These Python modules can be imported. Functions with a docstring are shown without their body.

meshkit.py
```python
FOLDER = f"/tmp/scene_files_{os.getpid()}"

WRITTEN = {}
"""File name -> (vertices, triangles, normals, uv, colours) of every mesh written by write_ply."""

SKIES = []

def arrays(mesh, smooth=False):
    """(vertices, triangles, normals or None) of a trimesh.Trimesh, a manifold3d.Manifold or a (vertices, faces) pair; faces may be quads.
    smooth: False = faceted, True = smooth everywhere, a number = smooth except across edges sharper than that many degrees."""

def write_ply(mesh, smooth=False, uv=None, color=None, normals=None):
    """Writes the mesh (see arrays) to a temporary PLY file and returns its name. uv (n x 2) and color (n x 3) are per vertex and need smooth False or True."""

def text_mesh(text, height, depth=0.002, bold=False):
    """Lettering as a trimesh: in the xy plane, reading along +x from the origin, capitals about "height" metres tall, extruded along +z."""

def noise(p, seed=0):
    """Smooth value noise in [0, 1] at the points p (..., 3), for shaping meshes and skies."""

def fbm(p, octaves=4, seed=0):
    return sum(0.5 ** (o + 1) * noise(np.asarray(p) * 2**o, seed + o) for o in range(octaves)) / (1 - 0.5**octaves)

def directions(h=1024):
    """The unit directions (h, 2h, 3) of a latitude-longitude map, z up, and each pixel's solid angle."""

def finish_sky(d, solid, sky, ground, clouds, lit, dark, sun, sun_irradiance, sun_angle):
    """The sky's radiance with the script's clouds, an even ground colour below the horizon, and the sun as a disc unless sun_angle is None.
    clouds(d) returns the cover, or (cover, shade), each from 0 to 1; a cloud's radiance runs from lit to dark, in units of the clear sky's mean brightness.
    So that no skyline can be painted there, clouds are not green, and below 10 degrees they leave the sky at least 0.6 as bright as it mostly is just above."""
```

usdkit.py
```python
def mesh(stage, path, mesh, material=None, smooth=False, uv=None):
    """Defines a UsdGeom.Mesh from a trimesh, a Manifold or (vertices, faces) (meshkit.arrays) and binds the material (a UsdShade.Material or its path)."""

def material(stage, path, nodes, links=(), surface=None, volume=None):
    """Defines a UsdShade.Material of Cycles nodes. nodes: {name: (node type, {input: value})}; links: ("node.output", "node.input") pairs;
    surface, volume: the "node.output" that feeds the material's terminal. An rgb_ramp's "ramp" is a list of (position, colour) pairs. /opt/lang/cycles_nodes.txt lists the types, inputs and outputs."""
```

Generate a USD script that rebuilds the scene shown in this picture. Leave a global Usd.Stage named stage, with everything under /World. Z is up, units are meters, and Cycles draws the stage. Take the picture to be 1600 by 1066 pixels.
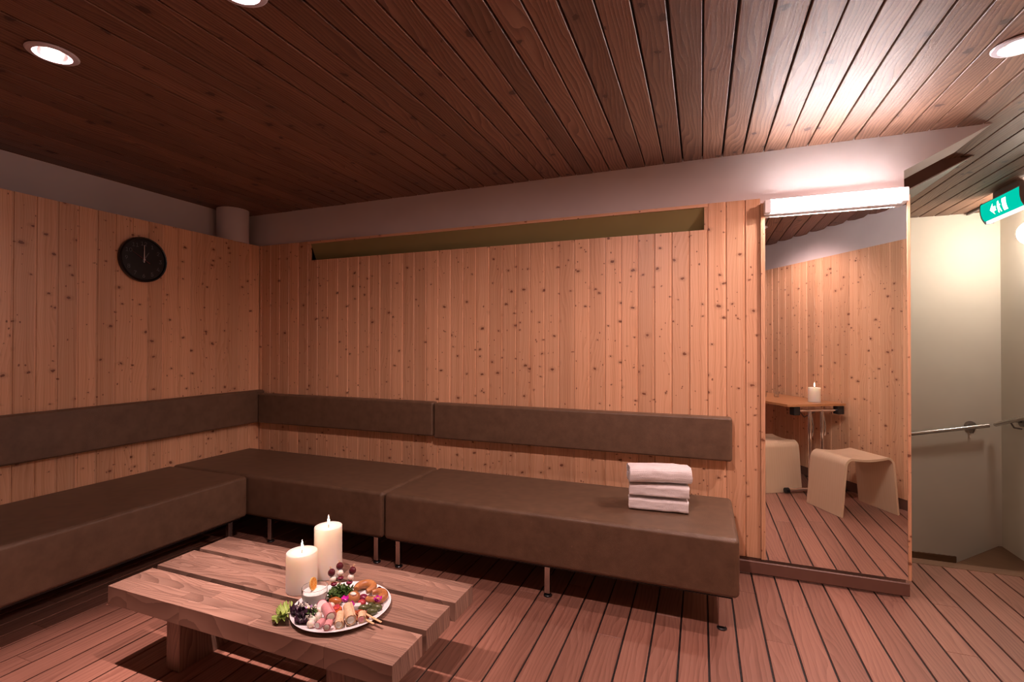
import math, random
import numpy as np
import trimesh, manifold3d, shapely.geometry as sg
import usdkit, meshkit
from pxr import Usd, UsdGeom, UsdLux, UsdShade, Gf, Sdf, Vt

stage = Usd.Stage.CreateInMemory()
UsdGeom.SetStageUpAxis(stage, UsdGeom.Tokens.z)
UsdGeom.SetStageMetersPerUnit(stage, 1.0)
UsdGeom.Xform.Define(stage, '/World'); UsdGeom.Scope.Define(stage, '/World/Looks')
RNG = random.Random(11)

# ------------------------------------------------------------------ camera, light levels, exposure
F_PX, YAW, PITCH, ROLL, EYE = 764.43, 0.36893, 0.0078, 0.00162, 1.2864
cy, sy, cp, sp = math.cos(YAW), math.sin(YAW), math.cos(PITCH), math.sin(PITCH)
fw = np.array([-sy * cp, cy * cp, sp]); r0 = np.array([cy, sy, 0.0]); u0 = np.cross(r0, fw)
rt = r0 * math.cos(ROLL) + u0 * math.sin(ROLL); up = np.cross(rt, fw)
cam = UsdGeom.Camera.Define(stage, '/World/Camera')
cam.AddTransformOp().Set(Gf.Matrix4d(*rt, 0, *up, 0, *(-fw), 0, 0, 0, EYE, 1))
cam.CreateHorizontalApertureAttr(36.0); cam.CreateVerticalApertureAttr(36.0 * 1066 / 1600)
cam.CreateFocalLengthAttr(F_PX / 1600 * 36.0); cam.CreateClippingRangeAttr(Gf.Vec2f(0.02, 50))
cam.CreateExposureAttr(0.55)
SPOT = 320.0          # emission of the ceiling downlights
WASH = {0: (46.0, (-2.02, 1.15, 0.0), 21.0), 1: (40.0, (-1.45, 1.32, 0.3), 24.0), 2: (22.0, (-0.75, 3.1, 1.15), 62.0), 3: (9.0, (0.95, 0.53, 1.1), 62.0), 4: (16.5, (-0.40, 3.1, 1.15), 62.0)}   # strength, aim and half-angle of each lamp's beam; the last three wash the pine walls
SPOT_COL = (1.0, 0.665, 0.625)
TUBE = 86.0           # emission of the tube lamp over the mirror
TUBE_COL = (1.0, 0.89, 0.88)
GLOBE, GLOBE_COL = 54.0, (1.0, 0.87, 0.73)
FLAME = 32.0
dome = UsdLux.DomeLight.Define(stage, '/World/Sky'); dome.CreateIntensityAttr(0.0)

D, L, ZC, ZP = 3.10, 3.498, 2.387, 2.117         # back wall, left wall, ceiling, top of the pine
NV, TV = np.array([math.cos(math.radians(-30)), math.sin(math.radians(-30))]), np.array([0.5, math.sqrt(3) / 2])
NW = 0.56                                        # the oblique wall: NV . p = NW

# ------------------------------------------------------------------ helpers
USED = {}
def numbered(parent, name):
    k = (parent, name); n = USED.get(k, 0); USED[k] = n + 1
    return name if n == 0 else f'{name}_{n:03d}'
def pth(parent): return '/World' if parent is None else str(parent.GetPath())
def tag(o, label=None, cat=None, group=None, kind=None):
    for k, v in (('label', label), ('category', cat), ('group', group), ('kind', kind)):
        if v: o.SetCustomDataByKey(k, v)
    return o
def obj(name, m, mat, parent=None, smooth=False, uv=None, label=None):
    p = pth(parent); path = f'{p}/{numbered(p, name)}'
    o = usdkit.mesh(stage, path, m, M[mat], smooth=smooth, uv=uv).GetPrim()
    if label: o.SetCustomDataByKey('label', label)
    return o
def thing(name, label, cat, loc=(0, 0, 0), rz=0.0, group=None, kind=None):
    path = f'/World/{numbered("/World", name)}'
    x = UsdGeom.Xform.Define(stage, path)
    x.AddTranslateOp().Set(Gf.Vec3d(*map(float, loc))); x.AddRotateZOp().Set(math.degrees(rz))
    return tag(x.GetPrim(), label, cat, group, kind)
def dup(src, label, loc, rz=0.0, group=None):
    path = f'/World/{numbered("/World", src.GetName())}'
    x = UsdGeom.Xform.Define(stage, path); o = x.GetPrim()
    o.GetReferences().AddInternalReference(src.GetPath())
    x.ClearXformOpOrder(); x.AddTranslateOp().Set(Gf.Vec3d(*map(float, loc))); x.AddRotateZOp().Set(math.degrees(rz))
    o.SetInstanceable(True)
    return tag(o, label, src.GetCustomDataByKey('category'), group or src.GetCustomDataByKey('group'))
cat_ = trimesh.util.concatenate
def hull(pts): return trimesh.Trimesh(*_h(manifold3d.Manifold.hull_points(np.asarray(pts, np.float64))), process=False)
def _h(m):
    q = m.to_mesh(); return np.array(q.vert_properties[:, :3]), np.array(q.tri_verts)
def man(t): return manifold3d.Manifold(manifold3d.Mesh(np.asarray(t.vertices, np.float32), np.asarray(t.faces, np.uint32)))
def tri(m): return trimesh.Trimesh(*_h(m), process=False)
def box(x0, x1, y0, y1, z0, z1, ch=0.0):
    if ch <= 0:
        b = trimesh.creation.box((x1 - x0, y1 - y0, z1 - z0)); b.apply_translation(((x0 + x1) / 2, (y0 + y1) / 2, (z0 + z1) / 2)); return b
    P = []
    for X, sx in ((x0, 1), (x1, -1)):
        for Y, sy_ in ((y0, 1), (y1, -1)):
            for Z, sz in ((z0, 1), (z1, -1)):
                P += [(X + sx * ch, Y + sy_ * ch, Z), (X + sx * ch, Y, Z + sz * ch), (X, Y + sy_ * ch, Z + sz * ch)]
    return hull(P)
def rbox(x0, x1, y0, y1, z0, z1, r, n=8):
    s = trimesh.creation.uv_sphere(r, count=[n, 2 * n]).vertices
    P = [s + np.array((X, Y, Z)) for X in (x0 + r, x1 - r) for Y in (y0 + r, y1 - r) for Z in (z0 + r, z1 - r)]
    return hull(np.vstack(P))
def lathe(prof, sec=32, closed=False):
    return trimesh.creation.revolve(np.asarray(prof, float), sections=sec)
def cyl(p0, p1, r, sec=16):
    return trimesh.creation.cylinder(r, segment=[p0, p1], sections=sec)
def tube(pts, r, sides=10):
    p = np.asarray(pts, float); t = np.gradient(p, axis=0); t /= np.linalg.norm(t, axis=1, keepdims=True) + 1e-12
    ref = np.array([0, 0, 1.0]) if abs(t[:, 2]).mean() < 0.8 else np.array([1.0, 0, 0])
    a = np.cross(t, ref); a /= np.linalg.norm(a, axis=1, keepdims=True) + 1e-12; b = np.cross(t, a)
    rr = np.broadcast_to(r, (len(p),)); an = np.arange(sides) * 2 * np.pi / sides
    v = p[:, None] + rr[:, None, None] * (np.cos(an)[None, :, None] * a[:, None] + np.sin(an)[None, :, None] * b[:, None])
    v = np.vstack([v.reshape(-1, 3), p[0], p[-1]]); n = len(p); f = []
    for i in range(n - 1):
        for j in range(sides):
            A, B = i * sides + j, i * sides + (j + 1) % sides
            f += [(A, A + sides, B), (B, A + sides, B + sides)]
    for j in range(sides):
        f += [(n * sides, j, (j + 1) % sides), (n * sides + 1, (n - 1) * sides + (j + 1) % sides, (n - 1) * sides + j)]
    m = trimesh.Trimesh(v, f, process=False); m.fix_normals(); return m
def blob(r, amp=0.0, freq=20.0, seed=0, sub=3, sc=(1, 1, 1)):
    m = trimesh.creation.icosphere(subdivisions=sub, radius=1.0); v = np.array(m.vertices)
    k = 1 + amp * (meshkit.fbm(v * freq * r * 5 + seed * 3.7, 3, seed) - 0.5) * 2
    m.vertices = v * k[:, None] * r * np.array(sc); return m
def rotm(m, ax, deg, pt=(0, 0, 0)):
    m = m.copy(); m.apply_transform(trimesh.transformations.rotation_matrix(math.radians(deg), ax, pt)); return m
def mv(m, *t): m = m.copy(); m.apply_translation(t); return m
def slant_prism(poly, axis_from, axis_to, ax):
    """A polygon extruded along world axis ax (0 x, 1 y, 2 z) from axis_from to axis_to; poly in the other two axes in order."""
    e = trimesh.creation.extrude_polygon(sg.Polygon(poly), axis_to - axis_from, engine='earcut'); v = np.array(e.vertices)
    o = [k for k in range(3) if k != ax]; w = np.zeros_like(v); w[:, o[0]], w[:, o[1]], w[:, ax] = v[:, 0], v[:, 1], v[:, 2] + axis_from
    e = trimesh.Trimesh(w, e.faces, process=False); e.fix_normals(); return e

# ------------------------------------------------------------------ materials
M = {}
def mat(name, nodes, links, surface='p.BSDF'): M[name] = usdkit.material(stage, f'/World/Looks/{name}', nodes, links, surface=surface)
def plain(name, col, rough=0.5, **kw):
    mat(name, {'p': ('principled_bsdf', {'base_color': col, 'roughness': rough, **kw})}, [])
def emit(name, col, strength):
    mat(name, {'e': ('emission', {'color': col, 'strength': strength})}, [], 'e.emission')
def mottled(name, c1, c2, rough, scale=12.0, bump=0.0, bscale=60.0, stretch=(1, 1, 1), detail=4.0, **kw):
    mat(name, {'g': ('geometry', {}), 'm': ('mapping', {'scale': stretch}),
               'n': ('noise_texture', {'scale': scale, 'detail': detail, 'roughness': 0.6}),
               'r': ('rgb_ramp', {'ramp': [(0.3, c1), (0.7, c2)]}),
               'n2': ('noise_texture', {'scale': bscale, 'detail': 3.0}), 'b': ('bump', {'strength': bump, 'distance': 0.004}),
               'p': ('principled_bsdf', {'roughness': rough, **kw})},
        [('g.position', 'm.vector'), ('m.vector', 'n.vector'), ('n.fac', 'r.fac'), ('r.color', 'p.base_color'), ('g.position', 'n2.vector'),
         ('n2.fac', 'b.height'), ('b.normal', 'p.normal')])
def wood(name, light, mid, dark, knot=None, ring=26.0, streak=70.0, wob=0.035, rough=0.45, bump=0.15, tone=0.12, knots=(9.0, 5.5), kr=0.085, kprob=0.5,
         rmin=None, figure=0.35, bdist=0.002, dots=None, contrast=False, alongs=2.2, **kw):
    """Wood along v of the uv map (metres); u = 10 * piece + place across it, so that every piece has its own tone and figure."""
    N = {'uv': ('uvmap', {'attribute': 'st'}), 's': ('separate_xyz', {}),
         'k': ('math', {'math_type': 'divide', 'value2': 10.0}), 'kf': ('math', {'math_type': 'round'}),
         'wn': ('white_noise_texture', {'dimensions': '1D'}),
         # wobble
         'mw': ('mapping', {'scale': (5.0, 1.1, 1.0)}), 'nw': ('noise_texture', {'scale': 1.0, 'detail': 2.0, 'roughness': 0.45}),
         'nwm': ('math', {'math_type': 'multiply_add', 'value2': wob * 6, 'value3': 0.0}),
         'uu': ('math', {'math_type': 'add'}), 'cv': ('combine_xyz', {}),
         'w': ('wave_texture', {'wave_type': 'bands', 'bands_direction': 'x', 'profile': 'saw', 'scale': ring, 'distortion': 0.6, 'detail': 2.0, 'detail_scale': 1.5}),
         'ms': ('mapping', {'scale': (streak, alongs, 1.0)}), 'ns': ('noise_texture', {'scale': 1.0, 'detail': 4.0, 'roughness': 0.6}),
         'mix': ('math', {'math_type': 'multiply_add', 'value2': figure}), 'rmp': ('rgb_ramp', {'ramp': [(0.15, light), (0.5, mid), (0.9, dark)]}),
         'sm': ('math', {'math_type': 'multiply', 'value2': 1 - figure}),
         'tn': ('map_range', {'from_min': 0.0, 'from_max': 1.0, 'to_min': 1 - tone, 'to_max': 1 + tone}),
         'hv': ('hsv', {}), 'b': ('bump', {'strength': bump, 'distance': bdist}), 'p': ('principled_bsdf', {'roughness': rough, **kw})}
    K = [('uv.UV', 's.vector'), ('s.x', 'k.value1'), ('k.value', 'kf.value1'), ('kf.value', 'wn.w'), ('uv.UV', 'mw.vector'), ('mw.vector', 'nw.vector'),
         ('nw.fac', 'nwm.value1'), ('s.x', 'uu.value1'), ('nwm.value', 'uu.value2'), ('uu.value', 'cv.x'), ('s.y', 'cv.y'), ('cv.vector', 'w.vector'),
         ('uv.UV', 'ms.vector'), ('ms.vector', 'ns.vector'), ('ns.fac', 'sm.value1'), ('w.fac', 'mix.value1'), ('sm.value', 'mix.value3'), ('mix.value', 'rmp.fac'),
         ('wn.value', 'tn.value'), ('tn.result', 'hv.value'), ('rmp.color', 'hv.color'), ('mix.value', 'b.height'), ('b.normal', 'p.normal')]
    if contrast: N['rmp'] = ('rgb_ramp', {'ramp': [(0.22, light), (0.5, mid), (0.80, dark)]})
    if knot is None:
        K.append(('hv.color', 'p.base_color'))
    else:
        N |= {'mk': ('mapping', {'scale': (knots[0], knots[1], 1.0)}), 'nd': ('noise_texture', {'scale': 45.0, 'detail': 2.0}),
              'ndm': ('vector_math', {'vector_math_type': 'scale', 'math_type': 'scale', 'scale': 0.10}), 'ad': ('vector_math', {'math_type': 'add'}),
              'v': ('voronoi_texture', {'dimensions': '2D', 'feature': 'f1', 'scale': 1.0, 'randomness': 1.0}), 'sc': ('separate_color', {}),
              'on': ('math', {'math_type': 'less_than', 'value2': kprob}), 'sz': ('map_range', {'from_min': 0.0, 'from_max': 1.0, 'to_min': kr * 0.22, 'to_max': kr}),
              'q': ('math', {'math_type': 'divide'}), 'kk': ('map_range', {'range_type': 'smoothstep', 'from_min': 0.75, 'from_max': 1.25, 'to_min': 1.0, 'to_max': 0.0}),
              'halo': ('map_range', {'range_type': 'smoothstep', 'from_min': 0.9, 'from_max': 3.2, 'to_min': 0.26, 'to_max': 0.0}),
              'mx': ('math', {'math_type': 'maximum'}), 'fc': ('math', {'math_type': 'multiply'}), 'col': ('mix', {'color2': knot})}
        N['ndm'] = ('vector_math', {'math_type': 'scale', 'scale': 0.20})
        K += [('uv.UV', 'mk.vector'), ('uv.UV', 'nd.vector'), ('nd.color', 'ndm.vector1'), ('mk.vector', 'ad.vector1'), ('ndm.vector', 'ad.vector2'), ('ad.vector', 'v.vector'),
              ('v.color', 'sc.color'), ('sc.r', 'on.value1'), ('sc.g', 'sz.value'), ('v.distance', 'q.value1'), ('sz.result', 'q.value2'),
              ('q.value', 'kk.value'), ('q.value', 'halo.value'), ('kk.result', 'mx.value1'), ('halo.result', 'mx.value2'), ('mx.value', 'fc.value1'), ('on.value', 'fc.value2'),
              ('hv.color', 'col.color1'), ('col.color', 'p.base_color')]
        if dots is None:
            K.append(('fc.value', 'col.fac'))
        else:      # a second, finer scatter of pin knots, leaning a little
            N |= {'dm': ('mapping', {'scale': (dots[0], dots[1], 1.0), 'rotation': (0, 0, 0.6), 'location': (3.3, 1.7, 0)}), 'dad': ('vector_math', {'math_type': 'add'}),
                  'dv': ('voronoi_texture', {'dimensions': '2D', 'feature': 'f1', 'scale': 1.0, 'randomness': 1.0}), 'dsc': ('separate_color', {}),
                  'don': ('math', {'math_type': 'less_than', 'value2': 0.16}), 'dsz': ('map_range', {'from_min': 0.0, 'from_max': 1.0, 'to_min': 0.05, 'to_max': 0.13}),
                  'dq': ('math', {'math_type': 'divide'}), 'dk': ('map_range', {'range_type': 'smoothstep', 'from_min': 0.5, 'from_max': 1.3, 'to_min': 0.9, 'to_max': 0.0}),
                  'df': ('math', {'math_type': 'multiply'}), 'dmax': ('math', {'math_type': 'maximum'})}
            K += [('uv.UV', 'dm.vector'), ('dm.vector', 'dad.vector1'), ('ndm.vector', 'dad.vector2'), ('dad.vector', 'dv.vector'), ('dv.color', 'dsc.color'), ('dsc.r', 'don.value1'),
                  ('dsc.g', 'dsz.value'), ('dv.distance', 'dq.value1'), ('dsz.result', 'dq.value2'), ('dq.value', 'dk.value'), ('dk.result', 'df.value1'), ('don.value', 'df.value2'),
                  ('df.value', 'dmax.value1'), ('fc.value', 'dmax.value2'), ('dmax.value', 'col.fac')]
    mat(name, N, K)

wood('pine', (0.80, 0.505, 0.315), (0.73, 0.425, 0.248), (0.56, 0.28, 0.145), knot=(0.22, 0.085, 0.042), ring=20, streak=52, rough=0.42, bump=0.12, tone=0.12, figure=0.20, knots=(8.5, 11.5), kr=0.10, kprob=0.5, alongs=0.38, dots=(26.0, 19.0), contrast=True)
wood('ceiling_wood', (0.26, 0.138, 0.088), (0.19, 0.093, 0.057), (0.10, 0.044, 0.027), knot=(0.06, 0.024, 0.015), ring=18, rough=0.54, specular_ior_level=0.55, contrast=True, bump=0.45, tone=0.22,
     knots=(6.0, 5.0), kr=0.11, kprob=0.45, figure=0.45, bdist=0.003)
wood('floor_wood', (0.37, 0.185, 0.130), (0.31, 0.145, 0.100), (0.18, 0.075, 0.050), ring=15, rough=0.42, bump=0.08, tone=0.14, streak=75, figure=0.26, wob=0.035, contrast=True, alongs=1.2)
wood('table_wood', (0.34, 0.215, 0.160), (0.265, 0.158, 0.115), (0.15, 0.084, 0.060), ring=16, rough=0.42, bump=0.12, tone=0.24, streak=45, figure=0.4, wob=0.07, contrast=True)
wood('birch', (0.72, 0.53, 0.36), (0.70, 0.51, 0.34), (0.66, 0.46, 0.30), ring=12, rough=0.38, bump=0.04, tone=0.03, streak=90, figure=0.2)
wood('veneer', (0.56, 0.27, 0.12), (0.52, 0.24, 0.10), (0.44, 0.19, 0.08), ring=10, rough=0.3, bump=0.03, tone=0.03, streak=80, figure=0.2)
wood('stair_wood', (0.24, 0.13, 0.07), (0.19, 0.10, 0.052), (0.12, 0.06, 0.032), ring=14, rough=0.45, bump=0.06, tone=0.1, streak=50)
mottled('plaster', (0.62, 0.57, 0.575), (0.67, 0.62, 0.62), 0.75, 3.0, 0.08, 140.0)
mottled('hall_paint', (0.68, 0.63, 0.55), (0.72, 0.67, 0.59), 0.6, 2.0, 0.05, 120.0)
plain('gap_black', (0.012, 0.008, 0.007), 0.7)
plain('rubber_black', (0.014, 0.009, 0.008), 0.55)
mottled('leather', (0.118, 0.070, 0.042), (0.165, 0.100, 0.061), 0.42, 16.0, 0.35, 420.0, specular_ior_level=0.45)
mottled('olive', (0.27, 0.225, 0.085), (0.29, 0.245, 0.095), 0.7, 4.0)
mottled('plinth_brown', (0.15, 0.075, 0.055), (0.17, 0.09, 0.066), 0.42, 6.0)
plain('steel', (0.62, 0.60, 0.58), 0.22, metallic=1.0)
plain('dark_steel', (0.30, 0.27, 0.26), 0.35, metallic=1.0)
plain('chrome', (0.85, 0.84, 0.83), 0.07, metallic=1.0)
plain('mirror', (0.90, 0.90, 0.89), 0.0, metallic=1.0)
plain('black_plastic', (0.012, 0.012, 0.013), 0.35)
plain('clock_black', (0.008, 0.008, 0.009), 0.28)
plain('clock_grey', (0.10, 0.10, 0.105), 0.4)
plain('clock_white', (0.62, 0.60, 0.58), 0.4)
plain('clock_red', (0.16, 0.02, 0.03), 0.5)
plain('white_metal', (0.78, 0.77, 0.78), 0.35)
plain('ring_white', (0.66, 0.63, 0.70), 0.3)
plain('reflector', (0.85, 0.83, 0.85), 0.15, metallic=1.0)
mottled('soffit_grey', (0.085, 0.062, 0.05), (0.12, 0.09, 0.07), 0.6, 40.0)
plain('grey_housing', (0.20, 0.16, 0.16), 0.5)
emit('spot_glow', SPOT_COL, SPOT)
emit('tube_glow', TUBE_COL, TUBE)
emit('globe_glow', GLOBE_COL, GLOBE)
emit('flame_glow', (1.0, 0.72, 0.46), FLAME)
emit('exit_green', (0.0, 0.60, 0.42), 0.7)
emit('exit_white', (0.85, 1.0, 0.93), 1.5)
emit('exit_strip', (0.93, 1.0, 0.97), 1.0)
plain('towel', (0.80, 0.73, 0.71), 0.9, sheen_weight=0.3)
mottled('towel', (0.84, 0.79, 0.78), (0.88, 0.84, 0.83), 0.92, 60.0, 0.6, 520.0, sheen_weight=0.3)
plain('wax', (0.86, 0.735, 0.64), 0.45, subsurface_weight=0.55, subsurface_scale=0.02, subsurface_radius=(1.0, 0.6, 0.35))
plain('wick', (0.02, 0.015, 0.012), 0.9)
plain('china', (0.80, 0.78, 0.78), 0.12)
mat('glass', {'p': ('principled_bsdf', {'base_color': (0.97, 0.98, 0.98), 'roughness': 0.02, 'transmission_weight': 1.0, 'ior': 1.45})}, [])

# ------------------------------------------------------------------ the room
PIECE = [0]
def piece_uv(v, across, along, depth):
    """uv of one piece of wood: across (+ depth) and along in metres, plus a random place on the log."""
    PIECE[0] += 1
    a = v @ np.asarray(across, float); b = v @ np.asarray(along, float); d = v @ np.asarray(depth, float)
    return np.stack([10.0 * PIECE[0] + (a - a.min()) + (d - d.min()), b + RNG.random() * 40], 1)
def wpart(name, m, matn, parent, across, along, depth, smooth=False, label=None):
    v, f, _ = meshkit.arrays(m)
    # flat shading needs split vertices; keep the uv linear
    return obj(name, trimesh.Trimesh(v, f, process=False), matn, parent, False, piece_uv(v, across, along, depth), label)

X, Y, Z = (1, 0, 0), (0, 1, 0), (0, 0, 1)
# floor: long boards along y, each row in two to four lengths, with dark strips between
floor = thing('floor', 'reddish brown wooden plank floor with black joints', 'floor', kind='structure')
FS, FX0, YF, YB = 0.11602, 0.02778, 3.565, -1.6
k0, k1 = math.floor((-3.70 - FX0) / FS), math.ceil((2.28 - FX0) / FS)
def wall_y(x): return (x * NV[0] - NW) / -NV[1]        # y of the oblique wall at x
obj('joint_bed', box(-3.72, 2.28, YB, YF, -0.05, -0.006), 'rubber_black', floor)
for k in range(k0, k1):
    xa, xb = FX0 + k * FS + 0.0040, FX0 + (k + 1) * FS - 0.0040
    xa, xb = max(xa, -3.72), min(xb, 2.275)
    if xb - xa < 0.01: continue
    lo = max(YB, wall_y(xb) - 0.0) if wall_y(xb) > YB else YB
    lo = max(YB, wall_y((xa + xb) / 2))
    cuts = [lo]; y = lo - RNG.random() * 0.9
    while True:
        y += 1.15 + RNG.random() * 0.65
        if y > YF - 0.25: break
        if y > lo + 0.25: cuts.append(y)
    cuts.append(YF)
    for a, b in zip(cuts[:-1], cuts[1:]):
        m = box(xa, xb, a, b - (0.0006 if b < YF else 0), -0.02, 0.0, 0.0012)
        wpart('plank', m, 'floor_wood', floor, X, Y, Z)

# ceiling boards
DOWN = [(-2.285, 1.09), (-1.33, 1.10), (-0.38, 1.10), (0.50, 1.05), (1.085, 2.325)]
ceiling = thing('ceiling', 'dark stained wooden board ceiling with open joints', 'ceiling', kind='structure')
CS, CX0 = 0.10844, 0.0068
HOLE = 0.062
cb = manifold3d.Manifold.cube((6.1, 7.0, 0.05)).translate((-3.78, YB - 0.05, ZC + 0.021))
cb = cb - manifold3d.Manifold.batch_boolean([manifold3d.Manifold.cylinder(0.2, HOLE, HOLE, 32).translate((x, y, ZC - 0.05)) for x, y in DOWN], manifold3d.OpType.Add)
obj('backing', tri(cb), 'gap_black', ceiling)
for k in range(math.floor((-3.75 - CX0) / CS), math.ceil((2.30 - CX0) / CS)):
    g = 0.0022 + 0.0032 * RNG.random(); g2 = 0.0022 + 0.0028 * RNG.random()
    xa, xb = max(CX0 + k * CS + g, -3.76), min(CX0 + (k + 1) * CS - g2, 2.30)
    if xb - xa < 0.01: continue
    dz = RNG.uniform(-0.0012, 0.0012); lo = max(YB - 0.05, wall_y((xa + xb) / 2) + 0.0) if xa > -0.2 else YB - 0.05
    m = box(xa, xb, lo, 5.19, ZC + dz, ZC + 0.02, 0.0022)
    near = [(x, y) for x, y in DOWN if xa - HOLE < x < xb + HOLE]
    if near:
        q = man(m)
        for x, y in near: q = q - manifold3d.Manifold.cylinder(0.2, HOLE, HOLE, 32).translate((x, y, ZC - 0.1))
        m = tri(q)
    wpart('board', m, 'ceiling_wood', ceiling, X, Y, Z)

# pine boards: profile (across, depth) with a sunk, bevelled tongue on the far side
BW, BT = 0.09965, 0.016
def pine_board(a0, width=BW, tongue=True):
    """cross-section of one board starting at a0 (across, out from the wall)."""
    w = width
    if tongue and w > 0.03:
        return [(a0, 0), (a0, BT - 0.002), (a0 + 0.002, BT), (a0 + w - 0.0115, BT), (a0 + w - 0.0085, BT - 0.0042), (a0 + w - 0.0006, BT - 0.0048), (a0 + w - 0.0006, 0)]
    return [(a0, 0), (a0, BT - 0.002), (a0 + 0.002, BT), (a0 + w - 0.002, BT), (a0 + w - 0.0006, BT - 0.002), (a0 + w - 0.0006, 0)]
def add_board(parent, a0, width, z0, z1, org, adir, ndir, tongue=True):
    """org + a * adir + d * ndir, upright from z0 to z1"""
    e = trimesh.creation.extrude_polygon(sg.Polygon(pine_board(a0, width, tongue)), z1 - z0, engine='earcut')
    v = np.array(e.vertices); P = np.asarray(org)[None, :2] + v[:, :1] * np.asarray(adir) + v[:, 1:2] * np.asarray(ndir)
    m = trimesh.Trimesh(np.column_stack([P, v[:, 2] + z0]), e.faces, process=False); m.fix_normals()
    a3 = (*adir, 0); n3 = (*ndir, 0)
    return wpart('board', m, 'pine', parent, a3, Z, n3)

wall_back = thing('wall_back', 'long pine clad wall behind the bench with white plaster above', 'wall', kind='structure')
pl = manifold3d.Manifold.cube((3.76 + 0.985, 0.40, ZC + 0.02)).translate((-3.76, D + 0.001, 0))
NX0, NX1, NZ0, NZ1 = -2.935, 0.017, 1.964, 2.098
pl = pl - manifold3d.Manifold.cube((NX1 - NX0 + 0.02, 0.16, 0.25)).translate((NX0, D - 0.02, 1.86))
e_ = slant_prism([(0.90, 2.196 - 0.085 * 0.5267), (0.985, 2.196), (1.348, ZC), (1.348, ZC + 0.02), (0.90, ZC + 0.02)], D + 0.001, D + 0.401, 1)
pl = pl + manifold3d.Manifold.hull_points(np.asarray(e_.vertices, np.float64))      # the bulkhead slopes up to the ceiling beyond the end of the wall
obj('plaster', tri(pl), 'plaster', wall_back)
for k in range(39):
    a1 = 0.0382 - 0.0002 - (k - 3) * BW; a0 = a1 - BW
    if a1 > 0.313: continue
    ztop = ZP if (a0 > 0.03 or a1 < NX0 + 0.0) else NZ0
    aa0 = max(a0, -L + BT)
    if a1 - aa0 < 0.02: continue
    if a0 < NX0 < a1 - 0.0: ztop = ZP if NX0 - a0 > 0.05 else NZ0
    add_board(wall_back, aa0, a1 - aa0, 0.085, ztop, (0, D), X[:2], (0, -1))
add_board(wall_back, 0.0382 + 2 * BW, 0.313 - 0.0382 - 2 * BW, 0.085, ZP, (0, D), X[:2], (0, -1), False)
# the slot above the bench: pine lining strips and an olive blind that leans back
wpart('slot_lining', box(NX0 - 0.03, 0.0375, D - BT, D + 0.13, NZ1, ZP, 0.001), 'pine', wall_back, Z, X, Y)
wpart('slot_lining', box(NX1, 0.0372, D - BT, D + 0.13, NZ0 + 0.0005, NZ1 - 0.0005, 0.001), 'pine', wall_back, X, Z, Y)
wpart('slot_lining', box(NX0 - 0.03, NX0, D - 0.0, D + 0.13, NZ0 - 0.05, NZ1 - 0.0005, 0.001), 'pine', wall_back, Y, Z, X)
obj('slot_blind', slant_prism([(D - 0.010, NZ1), (D + 0.002, NZ1), (D + 0.076, 1.945), (D + 0.064, 1.945)], NX0, NX1, 0), 'olive', wall_back,
    label='olive green blind leaning back in the slot')
obj('slot_blind', box(NX0, NX1, D + 0.002, D + 0.12, 1.868, 1.899), 'gap_black', wall_back) if False else None

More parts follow.
